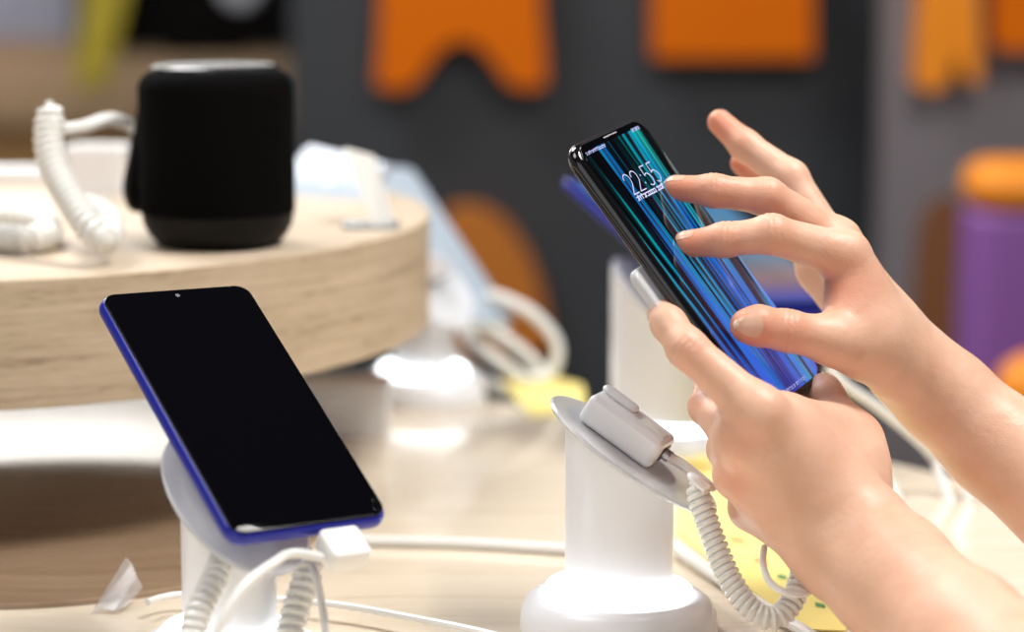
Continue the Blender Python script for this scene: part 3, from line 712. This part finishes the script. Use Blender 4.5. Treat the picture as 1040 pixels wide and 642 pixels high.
class Hand:
    """joints are (px, py, depth m); radii are in mm"""
    def __init__(s): s.palm = []; s.fing = []; s.red = []; s.crease = []
    def J(s, j): return mm(P(*j[:3]))
    def bone(s, a, b, ra, rb): s.palm.append((s.J(a), s.J(b), ra, rb))
    def finger(s, joints, radii, k=4.0, root=6.0, creases=()):
        js = [s.J(j) for j in joints]
        s.fing.append(([(js[i], js[i+1], radii[i], radii[i+1]) for i in range(len(js)-1)], k, root, js, radii))
        return js
    def sdf_points(s, X):
        X = [X[:,0], X[:,1], X[:,2]]
        d = np.full(len(X[0]), 60.)
        for p in s.palm: d = smin(d, cone_d(X, *p), s.kp)
        out = d.copy()
        for pr, k, root, js, rr in s.fing:
            q = np.full(len(X[0]), 60.)
            for p in pr: q = smin(q, cone_d(X, *p), k)
            out = smin(out, smin(d, q, root), 1.2)
        return out
    def build(s, name, m, parent, h=.9, kp=11., lo=None, hi=None):
        s.kp = kp
        allp = s.palm+[p for f_ in s.fing for p in f_[0]]
        bb = [prim_bbox(p, 4) for p in allp]; lo = np.min([b[0] for b in bb], 0); hi = np.max([b[1] for b in bb], 0)
        fl = Field(lo, hi, h)
        pal = accumulate(fl, s.palm, kp)
        tot = pal.copy()
        for pr, k, root, js, rr in s.fing:
            q = accumulate(fl, pr, k)
            for jj, axv, side, amp in [c for c in s.crease if any(np.allclose(c[0], x) for x in js)]:
                lo2 = jj-14; i0 = np.clip(((lo2-fl.lo)/h).astype(int), 0, fl.n-1); i1 = np.clip(((jj+14-fl.lo)/h).astype(int), 1, fl.n)
                sl = tuple(slice(i0[i], i1[i]) for i in range(3))
                X = np.meshgrid(*[fl.ax[i][sl[i]] for i in range(3)], indexing='ij', sparse=True)
                sA = (X[0]-jj[0])*axv[0]+(X[1]-jj[1])*axv[1]+(X[2]-jj[2])*axv[2]
                sd = (X[0]-jj[0])*side[0]+(X[1]-jj[1])*side[1]+(X[2]-jj[2])*side[2]
                g = sum(np.exp(-((sA-o_)/.75)**2)*w_ for o_, w_ in ((-2.6, .6), (0, 1), (2.4, .7)))*np.clip(sd/5, 0, 1)*amp
                bump = np.exp(-(sA/5)**2)*np.clip(sd/6, 0, 1)*.5
                q[sl] += (g-bump).astype(np.float32)
            tot = smin(tot, smin(pal, q, root), 1.2)
        V, Fq = surface_nets(tot, fl.lo, h)
        me = bpy.data.meshes.new(name); me.from_pydata((V/1000).tolist(), [], Fq.tolist()); me.update()
        bm = bmesh.new(); bm.from_mesh(me)
        bmesh.ops.smooth_vert(bm, verts=bm.verts, factor=.4, use_axis_x=True, use_axis_y=True, use_axis_z=True)
        bm.to_mesh(me); bm.free()
        o = bpy.data.objects.new(name, me); COL.objects.link(o); me.materials.append(m); o.parent = parent
        me.polygons.foreach_set('use_smooth', [True]*len(me.polygons))
        # redness of finger pads and joints, deepened for the shade under the fingers
        at = me.color_attributes.new('flush', 'FLOAT_COLOR', 'POINT')
        red = np.zeros(len(V))
        for c_, r_, a_ in s.red: red = np.maximum(red, a_*np.exp(-((V-c_)**2).sum(1)/(r_*r_)))
        buf = np.ones((len(V), 4), np.float32); buf[:,:3] = red[:,None]; at.data.foreach_set('color', buf.ravel())
        s.obj = o; return o
    def nail(s, tip, axis, dorsal, r, length=10.5, width=9.0, label=None, back=5.5):
        """a nail plate projected on the finger surface. tip in mm, axis towards the fingertip"""
        axis = axis/np.linalg.norm(axis); dorsal = dorsal-axis*(dorsal@axis); dorsal /= np.linalg.norm(dorsal); side = np.cross(axis, dorsal)
        nu, nv = 13, 13; g = []
        for i in range(nu):
            for j in range(nv):
                u = -1+2*i/(nu-1); v = -1+2*j/(nv-1)
                # squircle outline
                uu = u*math.sqrt(1-v*v*.30); vw = v*math.sqrt(1-u*u*.32)
                g.append((uu, vw))
        g = np.array(g)
        phi = g[:,1]*width/2/r*1.0
        base = tip[None]+axis[None]*((g[:,0]*length/2+r-length/2+.1)[:,None])
        dirs = dorsal[None]*np.cos(phi)[:,None]+side[None]*np.sin(phi)[:,None]
        # blend direction upward near the tip so that it wraps
        t = np.full(len(g), r+6.)
        for _ in range(60):
            d = s.sdf_points(base+dirs*t[:,None]); t -= np.clip(d, -1, 2)*.7
        t = np.maximum(t, r*.42)
        top = base+dirs*(t+.12)[:,None]; bot = base+dirs*(t-.7)[:,None]
        v = np.concatenate([top, bot])/1000; f = []; n = nu*nv
        for i in range(nu-1):
            for j in range(nv-1):
                a = i*nv+j; f.append((a, a+1, a+nv+1, a+nv)); f.append((n+a, n+a+nv, n+a+nv+1, n+a+1))
        rim = [i*nv for i in range(nu)]+[(nu-1)*nv+j for j in range(1, nv)]+[i*nv+nv-1 for i in range(nu-2, -1, -1)]+[j for j in range(nv-2, 0, -1)]
        for a, b in zip(rim, rim[1:]+rim[:1]): f.append((a, b, n+b, n+a))
        o = new_mesh('fingernail', v.tolist(), f, M['nail'], s.obj)
        o.data.materials.append(M['nail_tip'])
        for p in o.data.polygons:
            k = [q % n for q in p.vertices]
            if sum(g[q,0] for q in k)/len(k) > .74: p.material_index = 1
        return o
# skin
msk = mat('skin', (.76,.47,.33), .42, sss=.25, spec=.4); t = NT(msk); o, q = t.xyz()
n1 = t.noise(o, 45, 3); n2 = t.noise(o, 900, 3, .6); n3 = t.noise(o, 260, 2)
vc = t.n('ShaderNodeVertexColor', layer_name='flush')
base_c = t.ramp(n1, [(.3, (.69,.40,.275)), (.7, (.76,.48,.35))])
mxs = t.n('ShaderNodeMix', data_type='RGBA'); t.l(vc.outputs[0], mxs.inputs[0]); t.l(base_c, mxs.inputs[6]); mxs.inputs[7].default_value = (.66, .20, .11, 1)
t.l(mxs.outputs[2], t.b.inputs['Base Color'])
hh = t.math('ADD', t.math('MULTIPLY', n2, .5), n3); t.bump(hh, .45, .0006)
M['nail_tip'] = mat('nail_tip', (.80,.62,.52), .3, sss=.2)
M['nail'] = mat('nail', (.70,.42,.31), .25, sss=.2, coat=.25)

person = thing('person', 'person reaching in from the right, one hand holding the phone, the other tapping it', 'person', (.62, 1.25, 0))
def red(h, j, r, a): h.red.append((h.J(j), r, a))

def add_forearm(h, pts):
    "pts: list of (px, py, d, half-offset mm, radius mm, offset direction in camera space)"
    for (a, b) in zip(pts, pts[1:]):
        for sg in (-1, 1):
            pa_ = mm(P(*a[:3]))+sg*a[3]*np.array(cdir(*a[5])); pb_ = mm(P(*b[:3]))+sg*b[3]*np.array(cdir(*b[5]))
            h.palm.append((pa_, pb_, a[4], b[4]))
# ---- left hand (nearer, holds the phone)
LH = Hand()
perp = (.648, .762, 0)
add_forearm(LH, [(838,524,1.060,9,17,perp), (864,549,1.058,8.5,17.5,perp), (905,586,1.035,8,18,perp), (975,645,.985,7.5,18.5,perp), (1060,716,.92,7,21,perp), (1130,775,.855,7,23,perp)])
LH.bone((842,500,1.068), (772,421,1.043), 17, 11.5)
LH.bone((790,424,1.062), (858,446,1.098), 10.5, 12)
LH.bone((806,470,1.060), (800,500,1.062), 17, 18)
LH.bone((838,515,1.064), (752,450,1.048), 16, 11)
LH.bone((830,530,1.068), (750,482,1.062), 15, 10.5)
LH.bone((826,543,1.078), (763,516,1.082), 14, 9.5)
LH.bone((820,446,1.078), (842,480,1.080), 12, 17)          # web of the thumb
LH.bone((800,440,1.062), (830,500,1.070), 13, 18)
LH.bone((868,500,1.088), (866,450,1.104), 16.5, 13)         # thumb metacarpal
LH.bone((840,438,1.092), (862,470,1.09), 10, 15)
i_ = LH.finger([(772,420,1.043), (698,354,1.054), (679,329,1.066), (672,319,1.074)], [10.4, 8.7, 7.6, 6.6], root=9)
m_ = LH.finger([(752,450,1.048), (718,413,1.082), (722,392,1.103), (742,372,1.116)], [10.5, 8.0, 7.2, 6.6])
r_ = LH.finger([(750,482,1.062), (737,456,1.098), (752,432,1.116), (775,414,1.120)], [10.2, 8.2, 7.4, 6.6])
l_ = LH.finger([(763,516,1.082), (750,492,1.112), (768,466,1.128), (790,450,1.13)], [9.3, 7.4, 6.6, 6.0])
th = LH.finger([(866,450,1.104), (848,426,1.108), (838,405,1.112), (836,396,1.116)], [12, 10, 9.2, 8.0], root=8)
for j, r0, a0 in (((672,318,1.092),12,.55), ((698,354,1.058),9,.22), ((838,398,1.128),13,.40), ((718,413,1.082),10,.3), ((752,450,1.03),9,.25), ((748,485,1.05),9,.3), ((705,360,1.05),8,.25)): red(LH, j, r0*1.15, min(.9, a0*1.3))
LH.crease.append((i_[1], np.array(cdir(.72,-.66,.2)), np.array(cdir(-.55,-.5,.67)), .95))
LH.crease.append((th[1], np.array(cdir(.4,-.9,0.1)), np.array(cdir(.5,.3,.8)), .8))
LH.build('left_arm', msk, person)
LH.nail(th[3], th[3]-th[1], np.array(cdir(.75,.45,.5)), 8.0, 10, 9)
LH.nail(i_[3], i_[3]-i_[2], np.array(cdir(-.95,.1,.15)), 6.6, 9, 8)
# ---- right hand (farther, taps the screen)
RH = Hand()
dz = (0.1, 0, 1)
add_forearm(RH, [(896,340,1.132,8,16,dz), (925,372,1.138,9,17,dz), (960,404,1.140,9,19,dz), (1010,450,1.135,9,21,dz), (1130,554,1.10,9,26,dz), (1180,596,1.08,9,27,dz)])
RH.bone((898,335,1.115), (858,260,1.106), 14, 11.0)         # index
RH.bone((900,335,1.130), (850,246,1.128), 14, 11.0)         # middle
RH.bone((900,340,1.148), (840,244,1.150), 13, 10)
RH.bone((898,350,1.162), (832,274,1.172), 13, 10.5)         # little
RH.bone((880,330,1.105), (866,300,1.106), 12, 10.0)          # web
RH.bone((905,368,1.118), (848,346,1.092), 14, 10.6)         # thumb metacarpal
RH.bone((880,345,1.105), (862,318,1.102), 13, 9)
ri = RH.finger([(858,260,1.106), (784,238,1.094), (735,244,1.094), (697,248,1.096)], [11, 8.7, 7.5, 6.2], root=7)
rm = RH.finger([(850,246,1.128), (779,200,1.116), (725,194,1.114), (686,191,1.116)], [10.8, 8.6, 7.3, 6.0], root=6)
rr2 = RH.finger([(840,244,1.150), (803,181,1.160), (757,148,1.172), (731,124,1.180)], [10, 8.5, 7.4, 6.2], root=6)
rl = RH.finger([(832,274,1.172), (800,205,1.192), (770,180,1.196), (753,166,1.198)], [10, 7.4, 6.6, 5.6], root=6)
rt = RH.finger([(848,346,1.092), (799,336,1.082), (770,331,1.076), (758,331,1.074)], [10.8, 9.2, 8.9, 7.6], root=8)
for j, r0, a0 in (((697,252,1.096),16,.6), ((686,196,1.116),16,.6), ((731,130,1.18),16,.6), ((762,336,1.07),16,.5), ((753,168,1.198),16,.6), ((784,245,1.094),12,.3), ((779,205,1.116),12,.3), ((800,338,1.075),11,.35), ((858,295,1.1),14,.45), ((735,250,1.094),12,.4), ((725,200,1.114),12,.4)): red(RH, j, r0*1.15, min(.9, a0*1.35))
RH.crease.append((rt[1], np.array(cdir(1,-.15,0)), np.array(cdir(0,.2,1)), 1.0))
RH.crease.append((ri[1], np.array(cdir(.96,0.1,0)), np.array(cdir(0,.9,.4)), .6))
RH.crease.append((ri[2], np.array(cdir(.98,-.1,0)), np.array(cdir(0,.9,.4)), .65))
RH.crease.append((rm[2], np.array(cdir(.99,0,0)), np.array(cdir(0,.9,.4)), .6))
RH.build('right_arm', msk, person)
RH.nail(rt[3], rt[3]-rt[1], np.array(cdir(-.15,.05,1)), 8.2, 11.5, 11)
RH.nail(ri[3], ri[3]-ri[2], np.array(cdir(-.2,.9,.42)), 6.4, 10.5, 9)
RH.nail(rm[3], rm[3]-rm[2], np.array(cdir(-.2,.9,.30)), 6.2, 10.5, 8.5)
RH.nail(rr2[3], rr2[3]-rr2[2], np.array(cdir(.55,.8,.0)), 6.2, 9, 8)
for a in (LH.obj, RH.obj):
    pi_ = Matrix.Translation(-Vector(person.location)); a.data.transform(pi_)
    for ch in a.children: ch.data.transform(pi_)

# ------------------------------------------------------------------ light
def area(name, loc, target, size, power, color=(1,1,1), sy=None):
    l = bpy.data.lights.new(name, 'AREA'); l.shape = 'RECTANGLE'; l.size = size; l.size_y = sy or size; l.energy = power; l.color = color
    o = bpy.data.objects.new(name, l); COL.objects.link(o); o.location = loc
    o.rotation_euler = (Vector(target)-Vector(loc)).to_track_quat('-Z', 'Y').to_euler(); return o
area('ceiling_lamp_key', (.85, 1.0, 2.9), (.1, 1.1, .9), .8, 53, (1,.97,.93))
area('ceiling_lamp_left', (-1.3, .7, 3.0), (-.1, 1.2, .9), 1.0, 18, (1,.97,.94))
area('ceiling_lamp_back', (-1.2, 2.65, 3.1), (.1, 1.3, .8), 1.0, 40, (.97,.98,1))
area('front_fill', (-.8, -1.8, 1.9), (.1, 1.2, .9), 2.2, 11, (.98,.99,1))  # soft fill added from behind the camera, not a real window
area('wall_wash', (-.8, 2.7, 3.25), (.4, 3.5, 1.1), .8, 20)
area('far_shop_lamp', (-1.6, 3.9, 3.2), (-1.1, 4.8, 1.0), 1.2, 40, (1,.93,.82))
# unseen glowing panels, added to give the table its bright reflections
for x0, x1, zz0, zz1_, yy, m_, nm, lb, ct_ in ((-2.7, -.34, 1.36, 2.5, 4.3, 'glow_wide', 'added_glow_wide', 'wide unseen glowing panel added for the table reflections, above the picture', 'glow panel'),
        (-1.35, -1.02, 1.42, 1.62, 4.05, 'lamp', 'added_glow_panel', 'left unseen glowing panel added for the table reflections, above the picture', 'lamp'), (-.95, -.60, 1.42, 1.62, 4.05, 'lamp', 'added_glow_panel', 'right unseen glowing panel added for the table reflections, above the picture', 'lamp')):
    lp_ = MB().add(*box(x0, x1, yy, yy+.05, zz0, zz1_, .004)).obj(nm, M[m_]); recenter(lp_)
    tag(lp_, lb, ct_)
    for xx in (x0+.05, x1-.05):
        MB().add(*xf(lathe([(.006, zz1_-zz0), (.006, 3.4-zz0)], 12), Matrix.Translation((xx-(x0+x1)/2, 0, 0)))).obj('rod', M['blackmat'], lp_)
w = bpy.data.worlds.new('world'); scene.world = w; w.use_nodes = True
bg = w.node_tree.nodes['Background']; bg.inputs[0].default_value = (.92,.95,1,1); bg.inputs[1].default_value = .18
